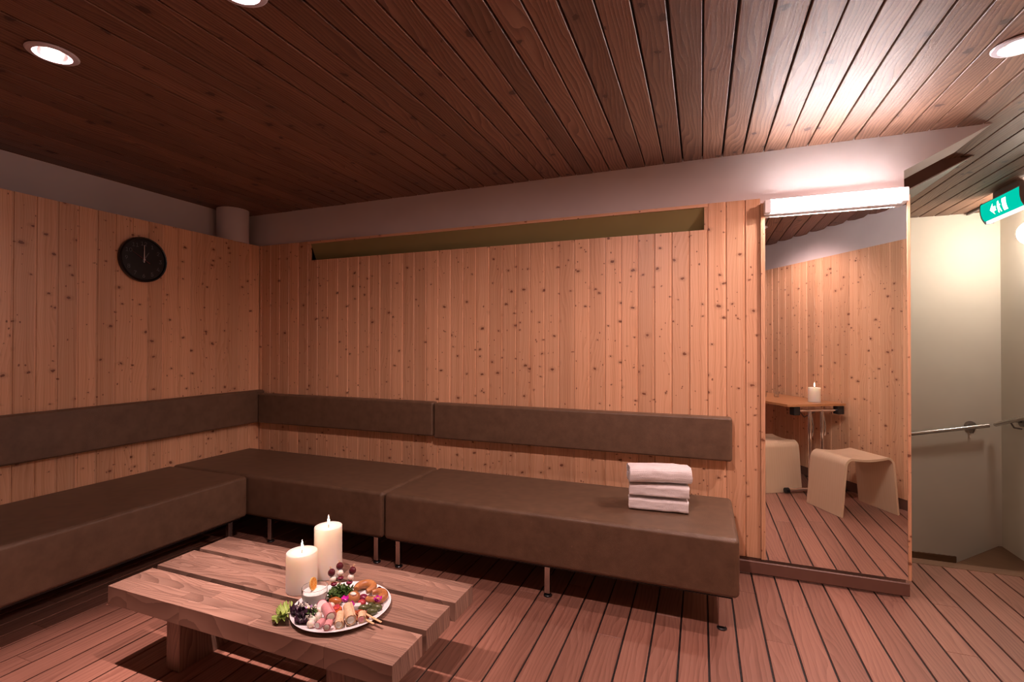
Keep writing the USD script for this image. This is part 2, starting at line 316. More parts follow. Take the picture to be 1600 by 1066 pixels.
wall_left = thing('wall_left', 'pine clad left wall with a white plaster recess above', 'wall', kind='structure')
obj('plaster', box(-3.80, -3.70, YB, D + 0.001, 0, ZC + 0.02), 'plaster', wall_left)
obj('plaster', box(-3.70, -L, YB, D, 0, ZP - 0.004), 'plaster', wall_left)
k = 0
a1 = D - BT - 0.0
while a1 > YB + 0.02:
    a0 = max(a1 - BW, YB)
    add_board(wall_left, -a1, a1 - a0, 0.085, ZP, (-L, 0), (0, -1), (1, 0)); a1 -= BW
obj('round_column', mv(lathe([(0, 0), (0.118, 0), (0.118, ZC - ZP), (0, ZC - ZP)], 48), -3.575, 2.905, ZP - 0.003), 'plaster', wall_left, smooth=40)

# oblique pine wall to the right of the camera (seen in the mirror)
wall_right = thing('wall_right', 'oblique pine clad wall seen in the mirror behind the folding table', 'wall', kind='structure')
T0 = (YB - NW * NV[1]) / TV[1]; T1 = 3.62
def tn(t, n): return TV * t + NV * n
pw = np.array([tn(T0 - 0.1, NW), tn(T1, NW), tn(T1, NW + 0.12), tn(T0 - 0.1, NW + 0.12)])
obj('plaster', slant_prism([tuple(q) for q in pw], 0, ZC + 0.02, 2), 'plaster', wall_right)
t = T0 + 0.04
while t < T1 - 0.05:
    add_board(wall_right, t, BW, 0.085, ZP, tuple(NV * NW), TV, -NV); t += BW
obj('skirting', slant_prism([tuple(q) for q in (tn(T0 + 0.04, NW), tn(T1, NW), tn(T1, NW - 0.012), tn(T0 + 0.04, NW - 0.012))], 0.001, 0.083, 2), 'plinth_brown', wall_right)
wall_front = thing('wall_front', 'plain white wall behind the camera', 'wall', kind='structure')
obj('plaster', box(-3.76, 0.3, YB - 0.12, YB, 0, ZC + 0.02), 'plaster', wall_front)
for nm, m in (('baseboard_back', box(-L + 0.012, 0.315, D - 0.012, D, 0.001, 0.083)), ('baseboard_left', box(-L, -L + 0.012, YB, D - 0.012, 0.001, 0.083))):
    tag(obj(nm, m, 'plinth_brown'), 'dark brown skirting board under the pine ' + ('back' if 'back' in nm else 'left') + ' wall', 'skirting board', kind='structure')

# the hall beyond the mirror: stairs going down and turning left
HX, HY = 2.285, 5.17
wall_hall = thing('wall_hall', 'cream painted end wall of the stairwell', 'wall', kind='structure')
obj('plaster', box(0.3, HX + 0.1, HY, HY + 0.1, -1.2, ZC + 0.02), 'hall_paint', wall_hall)
wpart('skirting', box(0.99, 1.985, HY - 0.014, HY, -0.72, -0.475, 0.002), 'stair_wood', wall_hall, Z, X, Y)
wall_stair = thing('wall_stair', 'grey cream side wall of the stairwell behind the exit sign', 'wall', kind='structure')
obj('plaster', box(HX, HX + 0.1, 2.7, HY, -1.2, ZC + 0.02), 'hall_paint', wall_stair)
wall_behind = thing('wall_behind', 'plaster back side of the mirror wall in the stairwell', 'wall', kind='structure')
obj('plaster', box(0.2, 0.30, D + 0.41, HY + 0.1, -1.2, ZC + 0.02), 'hall_paint', wall_behind)
obj('plaster', box(0.3, 0.984, D + 0.41, D + 0.47, -1.2, ZC + 0.02), 'hall_paint', wall_behind)
st = thing('staircase', 'dark wooden winding stairs going down behind the mirror wall', 'stairs', kind='structure')
wpart('nosing', box(0.99, HX - 0.001, YF + 0.001, 3.655, -0.035, 0.0005, 0.004), 'stair_wood', st, Y, X, Z)
obj('riser', box(0.99, HX - 0.001, 3.60, 3.64, -0.175, -0.036), 'stair_wood', st)
wpart('tread', slant_prism([(0.99, 3.60), (HX - 0.001, 3.60), (HX - 0.001, 4.16), (1.5, 4.13), (0.99, 3.95)], -0.205, -0.175, 2), 'stair_wood', st, Y, X, Z)
obj('riser', slant_prism([(0.99, 3.90), (1.5, 4.09), (HX - 0.001, 4.12), (HX - 0.001, 4.10), (1.5, 4.07), (0.99, 3.88)], -0.35, -0.206, 2), 'stair_wood', st)
wpart('tread', slant_prism([(1.3, 4.03), (HX - 0.001, 4.05), (HX - 0.001, HY - 0.001), (2.262, HY - 0.001), (1.79, 4.655)], -0.38, -0.35, 2), 'stair_wood', st, (0.7, 0.7, 0), (0.7, -0.7, 0), Z)
obj('riser', slant_prism([(1.32, 4.05), (1.80, 4.64), (2.27, HY - 0.016), (2.30, HY - 0.016), (1.84, 4.64), (1.36, 4.05)], -0.55, -0.381, 2), 'stair_wood', st)
wpart('tread', box(0.99, 2.2, 3.9, HY - 0.016, -0.58, -0.55), 'stair_wood', st, Y, X, Z)
obj('soffit_beam', slant_prism([(0.99, 2.133), (1.47, ZC - 0.002), (0.99, ZC - 0.002)], 3.60, 3.62, 1), 'plinth_brown', st)
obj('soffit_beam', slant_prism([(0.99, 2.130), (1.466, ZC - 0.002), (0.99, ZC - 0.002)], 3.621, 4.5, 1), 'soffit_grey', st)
obj('soffit_trim', slant_prism([(0.99, 2.126), (1.478, ZC - 0.001), (1.464, ZC - 0.001), (0.99, 2.134)], 3.592, 3.5995, 1), 'white_metal', st)

# plinth and trim under the mirror
tag(obj('trim_1', box(0.12, 0.985, D - 0.055, D - 0.04, 0.012, 0.078, 0.003), 'plinth_brown'), 'brown plinth board below the mirror, clear of the floor', 'plinth', kind='structure')

# ------------------------------------------------------------------ mirror and its lamp
mir = thing('wall_mirror', 'tall mirror with a narrow pine frame at the end of the bench wall', 'mirror', (0.313, D, 0))
wpart('frame_side', box(0.0, 0.0215, -0.034, 0.0, 0.086, 2.085, 0.001), 'pine', mir, X, Z, Y)
wpart('frame_side', box(0.672, 0.686, -0.036, -0.001, 0.086, 2.06, 0.001), 'pine', mir, X, Z, Y)
wpart('backing_panel', box(0.022, 0.6715, -0.026, -0.001, 0.086, 2.075), 'pine', mir, X, Z, Y)
obj('mirror_glass', box(0.022, 0.6715, -0.031, -0.0262, 0.088, 2.075), 'mirror', mir, label='clear silvered mirror glass')
lamp = thing('mirror_lamp', 'lit white tube lamp along the top edge of the mirror', 'lamp', (0.652, D - 0.032, 2.048))
obj('housing', cat_([box(-0.325, 0.325, -0.035, -0.002, -0.036, 0.04, 0.003), box(-0.325, 0.325, -0.049, -0.034, 0.0365, 0.041)]), 'white_metal', lamp)
obj('diffuser', rbox(-0.292, 0.292, -0.066, -0.0355, -0.034, 0.036, 0.012, 5), 'tube_glow', lamp, smooth=40, label='glowing white diffuser')
for s in (-1, 1):
    obj('end_cap', mv(box(-0.016, 0.016, -0.064, -0.0355, -0.035, 0.037, 0.003), s * 0.309, 0, 0), 'white_metal', lamp)

# ------------------------------------------------------------------ downlights
def make_downlight(label, loc, glow='spot_glow'):
    t = thing('ceiling_downlight', label, 'downlight', loc, group=None)
    obj('trim_ring', lathe([(0.054, -0.002), (0.0775, -0.002), (0.079, -0.004), (0.074, -0.008), (0.058, -0.010), (0.054, -0.006), (0.054, -0.002)], 40), 'ring_white', t, smooth=30)
    obj('reflector', lathe([(0.0545, -0.004), (0.052, 0.012), (0.040, 0.040), (0.030, 0.052), (0.0, 0.052), (0, 0.056), (0.034, 0.056), (0.044, 0.042), (0.058, 0.014), (0.0585, -0.001)], 40), 'reflector', t, smooth=30)
    obj('bulb', mv(lathe([(0.0, -0.016), (0.012, -0.014), (0.02, -0.006), (0.021, 0.004), (0.0, 0.006)], 24), 0, 0, 0.0245), glow, t, smooth=40, label='glowing bulb')
    return t
DL = ['round recessed ceiling light above the left bench', 'round recessed ceiling light at the upper edge of the picture', 'round recessed ceiling light over the table front, out of the picture',
      'round recessed ceiling light beside the oblique wall, out of the picture', 'round recessed ceiling light near the exit sign at the right edge',
      ]
d0 = make_downlight(DL[0], (*DOWN[0], ZC))
for i, (lb, (x, y)) in enumerate(zip(DL, DOWN)):
    if i: dup(d0, lb, (x, y, ZC))
    
    sl = UsdLux.SphereLight.Define(stage, f'/World/DownlightBeam_{i}')
    aim = np.array(WASH[i][1]) - (x, y, ZC + 0.006)
    aim = aim / np.linalg.norm(aim); q_ = Gf.Rotation(Gf.Vec3d(0, 0, -1), Gf.Vec3d(*aim))
    sl.AddTransformOp().Set(Gf.Matrix4d(q_, Gf.Vec3d(x, y, ZC + 0.006))); sl.CreateRadiusAttr(0.016); sl.CreateNormalizeAttr(True)
    sl.CreateIntensityAttr(WASH[i][0]); sl.CreateColorAttr(Gf.Vec3f(*SPOT_COL))
    sh = UsdLux.ShapingAPI.Apply(sl.GetPrim()); sh.CreateShapingConeAngleAttr(WASH[i][2]); sh.CreateShapingConeSoftnessAttr(0.7)

# ------------------------------------------------------------------ seating
def leg_on(parent, x, y, top=0.178):
    l = obj('leg', box(x - 0.0145, x + 0.0145, y - 0.0145, y + 0.0145, 0.016, top, 0.002), 'steel', parent)
    obj('foot', mv(lathe([(0, 0.0), (0.021, 0.0), (0.022, 0.004), (0.018, 0.009), (0.006, 0.010), (0.006, 0.018), (0, 0.018)], 20), x, y, 0.0005), 'black_plastic', l, smooth=30)
def seat_block(x0, x1, y0, y1, z0, z1, r, seed):
    m = rbox(x0, x1, y0, y1, z0, z1, r, 8)
    m = m.subdivide_to_size(0.09, max_iter=8) if False else m
    return m
def bench(name, label, x0, x1, y0, y1, legs, z1=0.437, z0=0.176):
    c = ((x0 + x1) / 2, (y0 + y1) / 2, 0)
    t = thing(name, label, 'bench', c)
    obj('seat', mv(rbox(x0, x1, y0, y1, z0, z1, 0.024, 8), -c[0], -c[1], 0), 'leather', t, smooth=30)
    obj('base_frame', mv(box(x0 + 0.03, x1 - 0.03, y0 + 0.03, y1 - 0.03, z0 - 0.012, z0 + 0.001), -c[0], -c[1], 0), 'black_plastic', t)
    for x, y in legs: leg_on(t, x - c[0], y - c[1], z0 - 0.011)
    return t
YS0, YS1 = 2.345, 2.99
bench('upholstered_bench', 'brown leather bench under the folded towels, its free end beside the mirror', -1.692, 0.156, YS0, YS1,
      [(-1.636, 2.418), (-0.736, 2.418), (0.086, 2.425), (-1.636, 2.92), (-0.736, 2.92), (0.086, 2.92)])
bench('upholstered_bench', 'brown leather corner bench where the two walls meet', -3.47, -1.700, YS0 + 0.004, YS1, [(-1.789, 2.42), (-2.62, 2.42), (-3.40, 2.42), (-1.789, 2.92), (-3.40, 2.92)])
bench('upholstered_bench', 'brown leather bench along the left wall, nearest the camera', -3.47, -2.730, -0.30, YS0 - 0.004, [(-2.81, 2.27), (-3.40, 2.27), (-2.81, 1.0), (-3.40, 1.0), (-2.81, -0.22), (-3.40, -0.22)])
def backrest(label, x0, x1, y0, y1, z0, z1):
    c = ((x0 + x1) / 2, (y0 + y1) / 2, z0)
    t = thing('backrest_cushion', label, 'backrest', c, group=None)
    obj('cushion', mv(rbox(x0, x1, y0, y1, z0, z1, 0.017, 8), -c[0], -c[1], -c[2]), 'leather', t, smooth=30)
yb0, yb1 = D - 0.098, D - BT - 0.001
backrest('long brown leather backrest on the pine wall nearest the mirror', -1.752, 0.163, yb0, yb1, 0.630, 0.877)
backrest('shorter brown leather backrest on the back wall next to the corner', -3.405, -1.757, yb0, yb1, 0.642, 0.882)
backrest('brown leather backrest along the left wall below the clock', -L + BT + 0.001, -L + 0.092, -0.30, D - BT - 0.004, 0.643, 0.908)

# ------------------------------------------------------------------ towels
def spiral_profile(w, h, turns, th, start=0.0, n=160, sq=3.6):
    a = np.linspace(0, turns * 2 * np.pi, n); s = 1 - (turns * 2 * np.pi - a) / (2 * np.pi) * (2 * th / min(w, h)) * 1.0
    s = np.clip(s, 0.05, 1); e = 2 / sq
    x = np.sign(np.cos(a + start)) * abs(np.cos(a + start)) ** e * (w / 2 - (1 - s) * h / 2)
    y = np.sign(np.sin(a + start)) * abs(np.sin(a + start)) ** e * (h / 2) * s
    return np.stack([x, y], 1)
def towel(name, label, length, w, h, turns, th, loc, rz, seed, group, sag=0.0, sq=8.0):
    pts = spiral_profile(w, h, turns, th, start=math.pi * 0.5, sq=sq)
    poly = sg.LineString(pts).buffer(th * 0.46, cap_style=1, join_style=1)
    c = np.array(poly.exterior.coords); poly = sg.Polygon(c, [r.coords for r in poly.interiors]).simplify(0.0006)
    slabs = 14
    e = trimesh.creation.extrude_polygon(poly, length, engine='earcut')
    e = e.subdivide_to_size(0.03, max_iter=6)
    v = np.array(e.vertices); p = np.column_stack([v[:, 2] - length / 2, v[:, 0], v[:, 1] + h / 2 + th * 0.46])
    tt = p[:, 0] / (length / 2)
    n1 = meshkit.fbm(p * 22 + seed * 9.1, 3, seed) - 0.5; n2 = meshkit.fbm(p * 22 + 50 + seed, 3, seed + 5) - 0.5
    k = np.clip(p[:, 2] / 0.02, 0, 1)
    p[:, 1] += n1 * 0.012; p[:, 2] += n2 * 0.010 * k
    p[:, 0] += (meshkit.fbm(p * 30 + 7 * seed, 2, seed + 2) - 0.5) * 0.016 * abs(tt)
    p[:, 2] -= sag * k * (tt ** 2)
    m = trimesh.Trimesh(p, e.faces, process=True); m.fix_normals()
    p = np.array(m.vertices); m.vertices = p - np.array([0, 0, p[:, 2].min()])
    t = thing(name, label, 'towel', loc, rz, group)
    obj('cloth', m, 'towel', t, smooth=60)
    return t
TX, TY, TA = -0.212, 2.665, math.radians(5)
towel('folded_towel', 'folded white towel at the bottom of the stack on the bench', 0.292, 0.16, 0.064, 1.9, 0.0125, (TX, TY, 0.438), TA, 1, None)
towel('folded_towel', 'folded white towel in the middle of the stack on the bench', 0.290, 0.158, 0.062, 1.9, 0.0115, (TX + 0.002, TY, 0.510), TA + 0.02, 2, None)
towel('rolled_towel', 'rolled white towel on top of the stack, its spiral end to the left', 0.305, 0.150, 0.088, 2.7, 0.0150, (TX + 0.002, TY - 0.006, 0.577), TA + 0.17, 3, None, 0.006, 3.0)

# ------------------------------------------------------------------ low table
TZ, TT = 0.320, 0.071
tb = thing('coffee_table', 'low brown wooden table of three thick slabs on plank legs', 'coffee table', (-1.54, 1.53, 0))
ox, oy = -1.54, 1.53
for (y0, y1, x0, x1) in ((1.250, 1.420, -2.214, -0.868), (1.446, 1.612, -2.222, -0.868), (1.638, 1.790, -2.218, -0.860)):
    slab = UsdGeom.Xform.Define(stage, f'/World/coffee_table/{numbered("/World/coffee_table", "slab")}').GetPrim()
    # glued staves: four strips of random lengths
    ns = 4; w = (y1 - y0) / ns
    for i in range(ns):
        cuts = [x0]; x = x0 - RNG.random() * 0.3
        while True:
            x += RNG.uniform(0.25, 0.55)
            if x > x1 - 0.08: break
            if x > x0 + 0.08: cuts.append(x)
        cuts.append(x1)
        for a, b in zip(cuts[:-1], cuts[1:]):
            m = mv(box(a, b - (0.0 if b == x1 else 0.0001), y0 + i * w, y0 + (i + 1) * w - (0.0001 if i < ns - 1 else 0), TZ - TT, TZ - RNG.random() * 0.0003, 0.0006), -ox, -oy, 0)
            wpart('stave', m, 'table_wood', slab, Y, X, (0, 0, 0.2))
for x in (-1.942, -1.147):
    wpart('leg_panel', mv(box(x - 0.038, x + 0.038, 1.325, 1.735, 0.0005, TZ - TT - 0.0005, 0.002), -ox, -oy, 0), 'table_wood', tb, X, Z, Y)
wpart('cross_rail', mv(box(-1.9035, -1.1855, 1.50, 1.56, 0.18, TZ - TT - 0.001, 0.002), -ox, -oy, 0), 'table_wood', tb, Z, X, Y)

# ------------------------------------------------------------------ candles
def candle(label, loc, r, h, rz=0.0, flame=1.0):
    t = thing('pillar_candle', label, 'candle', loc, rz)
    obj('wax', lathe([(0, 0), (r - 0.003, 0), (r - 0.0008, 0.0012), (r, 0.004), (r, h - 0.004), (r - 0.0012, h - 0.001), (r - 0.004, h), (r * 0.6, h - 0.002), (r * 0.25, h - 0.006), (0.006, h - 0.008), (0, h - 0.008)], 56), 'wax', t, smooth=40)
    obj('wick', tube([(0, 0, h - 0.009), (0.0005, 0, h + 0.004), (0.002, 0, h + 0.011)], 0.0012, 6), 'wick', t)
    obj('flame', mv(lathe([(0, 0), (0.0032, 0.003), (0.0050, 0.009), (0.0047, 0.016), (0.0030, 0.026), (0.0013, 0.034), (0, 0.040)], 20), 0.001, 0, h + 0.006), 'flame_glow', t, smooth=True, label='bright yellow white flame')
    return t
candle('short white pillar candle burning on the low table', (-1.472, 1.510, TZ + 0.0003), 0.058, 0.150)
candle('tall white pillar candle burning on the low table', (-1.460, 1.643, TZ + 0.0003), 0.0555, 0.206)

# ------------------------------------------------------------------ wall clock
ck = thing('wall_clock', 'round black wall clock on the pine wall showing one o clock', 'clock', (-L + BT + 0.0005, 2.150, 1.849), math.pi / 2)
# local frame: clock built in xz plane facing local -y, so that it faces +x in the room
def ring_xz(prof, sec=48): return rotm(lathe(prof, sec), (1, 0, 0), 90)
obj('case', ring_xz([(0, 0), (0.146, 0), (0.149, 0.006), (0.149, 0.026), (0.143, 0.034), (0.137, 0.032), (0.134, 0.021), (0, 0.021)]), 'clock_black', ck, smooth=30)
obj('dial', ring_xz([(0, 0.0211), (0.1335, 0.0211), (0.1335, 0.0218), (0, 0.0218)]), 'clock_black', ck)
for h_ in range(1, 13):
    a = math.radians(30 * h_); s = str(h_)
    m = meshkit.text_mesh(s, 0.025, 0.0008, bold=False); v = np.array(m.vertices)
    c = (v.max(0) + v.min(0)) / 2; v = v - [c[0], c[1], 0]
    m = trimesh.Trimesh(np.column_stack([v[:, 0] + 0.106 * math.sin(a), -0.0219 - v[:, 2], v[:, 1] + 0.106 * math.cos(a)]), m.faces, process=False)
    obj('numeral', m, 'clock_grey', ck)
def hand(name, ang, l0, l1, w0, w1, d, mt, label=None):
    m = slant_prism([(-w0, -l0), (w0, -l0), (w1, l1), (-w1, l1)], -d - 0.0012, -d, 1)
    obj(name, rotm(m, (0, 1, 0), ang), mt, ck, label=label)
hand('hour_hand', 31, 0.016, 0.060, 0.0042, 0.0026, 0.0235, 'clock_grey')
hand('minute_hand', 0, 0.020, 0.096, 0.0030, 0.0018, 0.0255, 'clock_white', 'white minute hand')
hand('second_hand', 302, 0.042, 0.088, 0.0022, 0.0008, 0.0275, 'clock_red', 'thin red second hand')
obj('hub', mv(rotm(cyl((0, 0, 0), (0, 0, 0.0085), 0.006, 20), (1, 0, 0), 90), 0, -0.0215, 0), 'clock_white', ck)

# ------------------------------------------------------------------ hall fittings
def handrail(label, p0, p1, brackets, wall_dir):
    p0, p1, wd = map(np.array, (p0, p1, wall_dir)); t = thing('handrail', label, 'handrail', tuple(p0))
    obj('rail', cyl((0, 0, 0), p1 - p0, 0.0165, 20), 'steel', t, smooth=40)
    for f in brackets:
        q = (p1 - p0) * f
        obj('bracket', tube([q - [0, 0, 0.012], q - [0, 0, 0.05] + wd * 0.02, q - [0, 0, 0.058] + wd * 0.066], 0.006, 8), 'dark_steel', t, smooth=40)
        e = q - np.array([0, 0, 0.030]) + wd * 0.066 if False else q + wd * 0.066
        obj('wall_plate', cyl(q + wd * 0.060, q + wd * 0.0695, 0.040, 28), 'dark_steel', t, smooth=40)
        obj('bracket_arm', cyl(q, q + wd * 0.062, 0.009, 12), 'dark_steel', t, smooth=40)
handrail('steel handrail on the end wall of the stairwell', (1.20, HY - 0.07, 0.445), (2.175, HY - 0.07, 0.638), (0.15, 0.905), (0, 1, 0))
handrail('steel handrail on the side wall of the stairwell at the right edge', (HX - 0.07, 5.09, 0.650), (HX - 0.07, 3.9, 0.985), (0.17, 0.85), (1, 0, 0))
gl = thing('globe_lamp', 'lit white globe lamp on the stairwell side wall', 'lamp', (2.185, 4.53, 2.085))
obj('globe', trimesh.creation.icosphere(subdivisions=3, radius=0.088), 'globe_glow', gl, smooth=True)
obj('wall_mount', cyl((0.07, 0, 0), (0.0985, 0, 0), 0.045, 28), 'white_metal', gl, smooth=40)
# exit sign: hangs under the ceiling, its face looking left
ex = thing('exit_sign', 'green lit emergency exit sign hanging from the ceiling', 'sign', (1.95, 4.36, 2.20))
body = [(-0.030, 0.105), (0.052, 0.115), (0.058, 0.02), (0.045, -0.012), (-0.004, -0.014), (-0.022, 0.02), (-0.031, 0.06)]
obj('housing', slant_prism([(0.0, 0.085), (-0.030, 0.122), (0.052, 0.128), (0.062, 0.02), (0.045, -0.012), (0.004, -0.013)], -0.245, 0.245, 1), 'grey_housing', ex)
prof = [(-0.0302, 0.105), (-0.030, 0.075), (-0.026, 0.045), (-0.018, 0.018), (-0.006, -0.002), (0.002, -0.002), (0.001, 0.084), (-0.028, 0.1185)]
obj('green_panel', slant_prism(prof, -0.238, 0.238, 1), 'exit_green', ex, label='glowing green panel')
obj('light_strip', slant_prism([(-0.006, -0.0025), (0.002, -0.0025), (0.004, -0.022), (0.030, -0.020), (0.030, -0.0135), (0.006, -0.0135), (0.004, -0.016)][0:4], -0.238, 0.238, 1), 'exit_strip', ex, label='white lower light strip')
for s in (-1, 1): obj('end_plate', slant_prism([(-0.033, 0.112), (-0.028, 0.13), (0.054, 0.13), (0.064, 0.02), (0.047, -0.02), (0.0, -0.024), (-0.012, -0.004), (-0.024, 0.02), (-0.032, 0.06)], s * 0.2415 - 0.0033, s * 0.2415 + 0.0033, 1), 'grey_housing', ex)
obj('ceiling_bracket', box(0.012, 0.045, -0.125, 0.17, 0.128, ZC - 2.20 - 0.001), 'grey_housing', ex)
def on_face(u, z):      # a place on the green face: u along y, z up
    xs = np.interp(z, [-0.002, 0.018, 0.045, 0.075, 0.105], [-0.006, -0.018, -0.026, -0.030, -0.0302]); return xs
def pict(poly, name='pictogram'):
    m = trimesh.creation.extrude_polygon(sg.Polygon(poly), 0.002, engine='earcut').subdivide_to_size(0.012, max_iter=5); v = np.array(m.vertices)
    w = np.column_stack([on_face(v[:, 0], v[:, 1]) - 0.0003 - v[:, 2], -v[:, 0], v[:, 1]])
    m = trimesh.Trimesh(w, m.faces, process=False); m.fix_normals(); obj(name, m, 'exit_white', ex, label='white pictogram')
pict([(-0.115, 0.05), (-0.075, 0.09), (-0.075, 0.066), (-0.045, 0.066), (-0.045, 0.034), (-0.075, 0.034), (-0.075, 0.012)])
pict([(-0.030, 0.012), (-0.018, 0.012), (-0.010, 0.040), (0.002, 0.012), (0.012, 0.014), (0.004, 0.055), (0.016, 0.058), (0.014, 0.066), (-0.004, 0.068), (0.0, 0.078), (-0.006, 0.092), (-0.018, 0.088), (-0.018, 0.074), (-0.028, 0.058), (-0.024, 0.044)])
pict([(0.036, 0.012), (0.082, 0.012), (0.082, 0.094), (0.036, 0.094)])
tag(obj('ceiling_conduit', box(2.058, 2.076, 4.62, 5.15, ZC - 0.020, ZC - 0.002, 0.002), 'grey_housing'), 'short brown conduit on the ceiling behind the exit sign', 'conduit')

# ------------------------------------------------------------------ what the mirror shows: folding table, stools, candle, glasses
TH = 0.775
ft = thing('folding_table', 'folding table with a wooden top and chrome T legs beside the oblique wall', 'table', (*tn(0.91, 0.215), 0), math.radians(60))
# local x runs along the wall, local -y towards the wall
wpart('table_top', box(-0.60, 0.60, -0.285, 0.285, TH - 0.022, TH, 0.0015), 'veneer', ft, Y, X, Z)
for s in (-1, 1):
    xl = s * 0.575
    for y in (-0.235, 0.195):
        obj('bracket', box(xl - 0.03, xl + 0.03, y - 0.03, y + 0.03, TH - 0.095, TH - 0.0225, 0.004), 'black_plastic', ft)
    obj('cross_bar', cyl((xl, -0.21, TH - 0.06), (xl, 0.17, TH - 0.06), 0.0125), 'chrome', ft, smooth=40)
    for y in (-0.07, 0.05):
        obj('leg_post', tube([(xl, y, TH - 0.06), (xl, y, 0.30), (xl, y, 0.045)], 0.0145, 14), 'chrome', ft, smooth=40)
        obj('hook', tube([(xl + 0.006, y - 0.012, TH - 0.10), (xl + 0.016, y - 0.02, TH - 0.2), (xl + 0.012, y - 0.014, TH - 0.28)], 0.005, 8), 'chrome', ft, smooth=40)
    obj('brace', tube([(xl, -0.02, TH - 0.06), (xl - s * 0.15, -0.02, TH - 0.14), (xl - s * 0.30, -0.02, TH - 0.024)], 0.006, 8), 'dark_steel', ft, smooth=40)
    obj('foot_bar', cyl((xl, -0.27, 0.030), (xl, 0.27, 0.030), 0.0165, 18), 'chrome', ft, smooth=40)
    for y in (-0.275, 0.275):
        obj('foot_cap', cyl((xl, y - 0.016, 0.030), (xl, y + 0.016, 0.030), 0.0225, 18), 'black_plastic', ft, smooth=40)
def stool_mesh():
    P = []
    for s in (-1, 1):
        a = [(s * 0.235, 0.0), (s * 0.222, 0.12), (s * 0.212, 0.24), (s * 0.202, 0.34)]
        b = [(s * (0.142 + 0.056 * math.cos(t)), 0.374 + 0.056 * math.sin(t)) for t in np.linspace(0.1, 1.45, 9)]
        c = [(s * 0.10, 0.4225), (s * 0.05, 0.4175), ]
        P.append(a + b + c)
    path = P[0] + [(0, 0.416)] + P[1][::-1]
    pl_ = sg.LineString(path).buffer(0.0085, cap_style=2, join_style=1)
    e = trimesh.creation.extrude_polygon(pl_, 0.36, engine='earcut'); v = np.array(e.vertices)
    m = trimesh.Trimesh(np.column_stack([v[:, 0], v[:, 2] - 0.18, v[:, 1]]), e.faces, process=False); m.fix_normals()
    m.vertices = m.vertices - np.array([0, 0, m.vertices[:, 2].min()]); return m
def stool(label, loc, rz):
    t = thing('bent_plywood_stool', label, 'stool', (*loc, 0.0005), rz)
    v, f, _ = meshkit.arrays(stool_mesh(), 30) if False else meshkit.arrays(stool_mesh())
    obj('seat_shell', trimesh.Trimesh(v, f, process=False), 'birch', t, True if False else False, np.stack([v[:, 1] + 0.5, np.hypot(v[:, 0], 0) + v[:, 2]], 1))
    return t
stool('pale bent plywood stool standing clear of the folding table', (1.10, 1.575), math.radians(-28))
stool('pale bent plywood stool half under the folding table', tuple(tn(1.21, -0.065)), math.radians(60))
candle('white pillar candle burning on the folding table', (*tn(1.38, 0.30), TH + 0.0003), 0.050, 0.132)

def glass(label, loc):
    t = thing('small_glass', label, 'glass', loc)
    obj('bowl', lathe([(0, 0), (0.017, 0), (0.022, 0.01), (0.028, 0.055), (0.0268, 0.055), (0.0205, 0.012), (0.012, 0.010), (0, 0.010)], 24), 'glass', t, smooth=30)
glass('small clear glass on the folding table nearer the candle', (*tn(0.95, 0.25), TH + 0.0005))
glass('small clear glass on the folding table further from the candle', (*tn(0.88, 0.17), TH + 0.0005))
# ------------------------------------------------------------------ the platter and its food
plain('ceramic', (0.80, 0.78, 0.79), 0.12)
plain('cream_dip', (0.86, 0.84, 0.82), 0.35)
plain('orange_flesh', (0.75, 0.27, 0.03), 0.25, subsurface_weight=0.2, subsurface_scale=0.005)
plain('orange_rind', (0.80, 0.50, 0.16), 0.45)
plain('parsley_green', (0.065, 0.135, 0.025), 0.5)
plain('lettuce_green', (0.30, 0.42, 0.09), 0.45)
plain('lettuce_rib', (0.55, 0.60, 0.30), 0.45)
plain('purple_leaf', (0.045, 0.014, 0.034), 0.4)
plain('petal_violet', (0.42, 0.24, 0.50), 0.6)
plain('petal_white', (0.74, 0.70, 0.62), 0.6)
plain('orchid', (0.62, 0.02, 0.42), 0.5)
plain('orchid_eye', (0.75, 0.55, 0.70), 0.5)
plain('grape_red', (0.085, 0.012, 0.018), 0.12)
plain('mozzarella', (0.80, 0.72, 0.62), 0.35, subsurface_weight=0.3, subsurface_scale=0.006)
plain('tomato', (0.66, 0.14, 0.035), 0.18)
plain('tomato_flesh', (0.40, 0.05, 0.06), 0.2)
plain('date_brown', (0.36, 0.115, 0.03), 0.25)
plain('radish_white', (0.80, 0.74, 0.73), 0.35)
plain('radish_skin', (0.50, 0.06, 0.14), 0.35)
mottled('ham', (0.62, 0.25, 0.27), (0.70, 0.33, 0.34), 0.38, 70.0)
mottled('tortilla', (0.70, 0.54, 0.36), (0.60, 0.38, 0.20), 0.6, 90.0)
mottled('pastry', (0.50, 0.23, 0.08), (0.30, 0.10, 0.03), 0.4, 45.0)
mottled('sun_dried', (0.26, 0.045, 0.02), (0.36, 0.09, 0.03), 0.3, 120.0)
mottled('pickle', (0.050, 0.060, 0.022), (0.105, 0.11, 0.040), 0.2, 90.0)
plain('feta', (0.66, 0.66, 0.62), 0.5)
plain('pick_wood', (0.66, 0.44, 0.24), 0.55)
plain('beetroot', (0.16, 0.015, 0.04), 0.25)

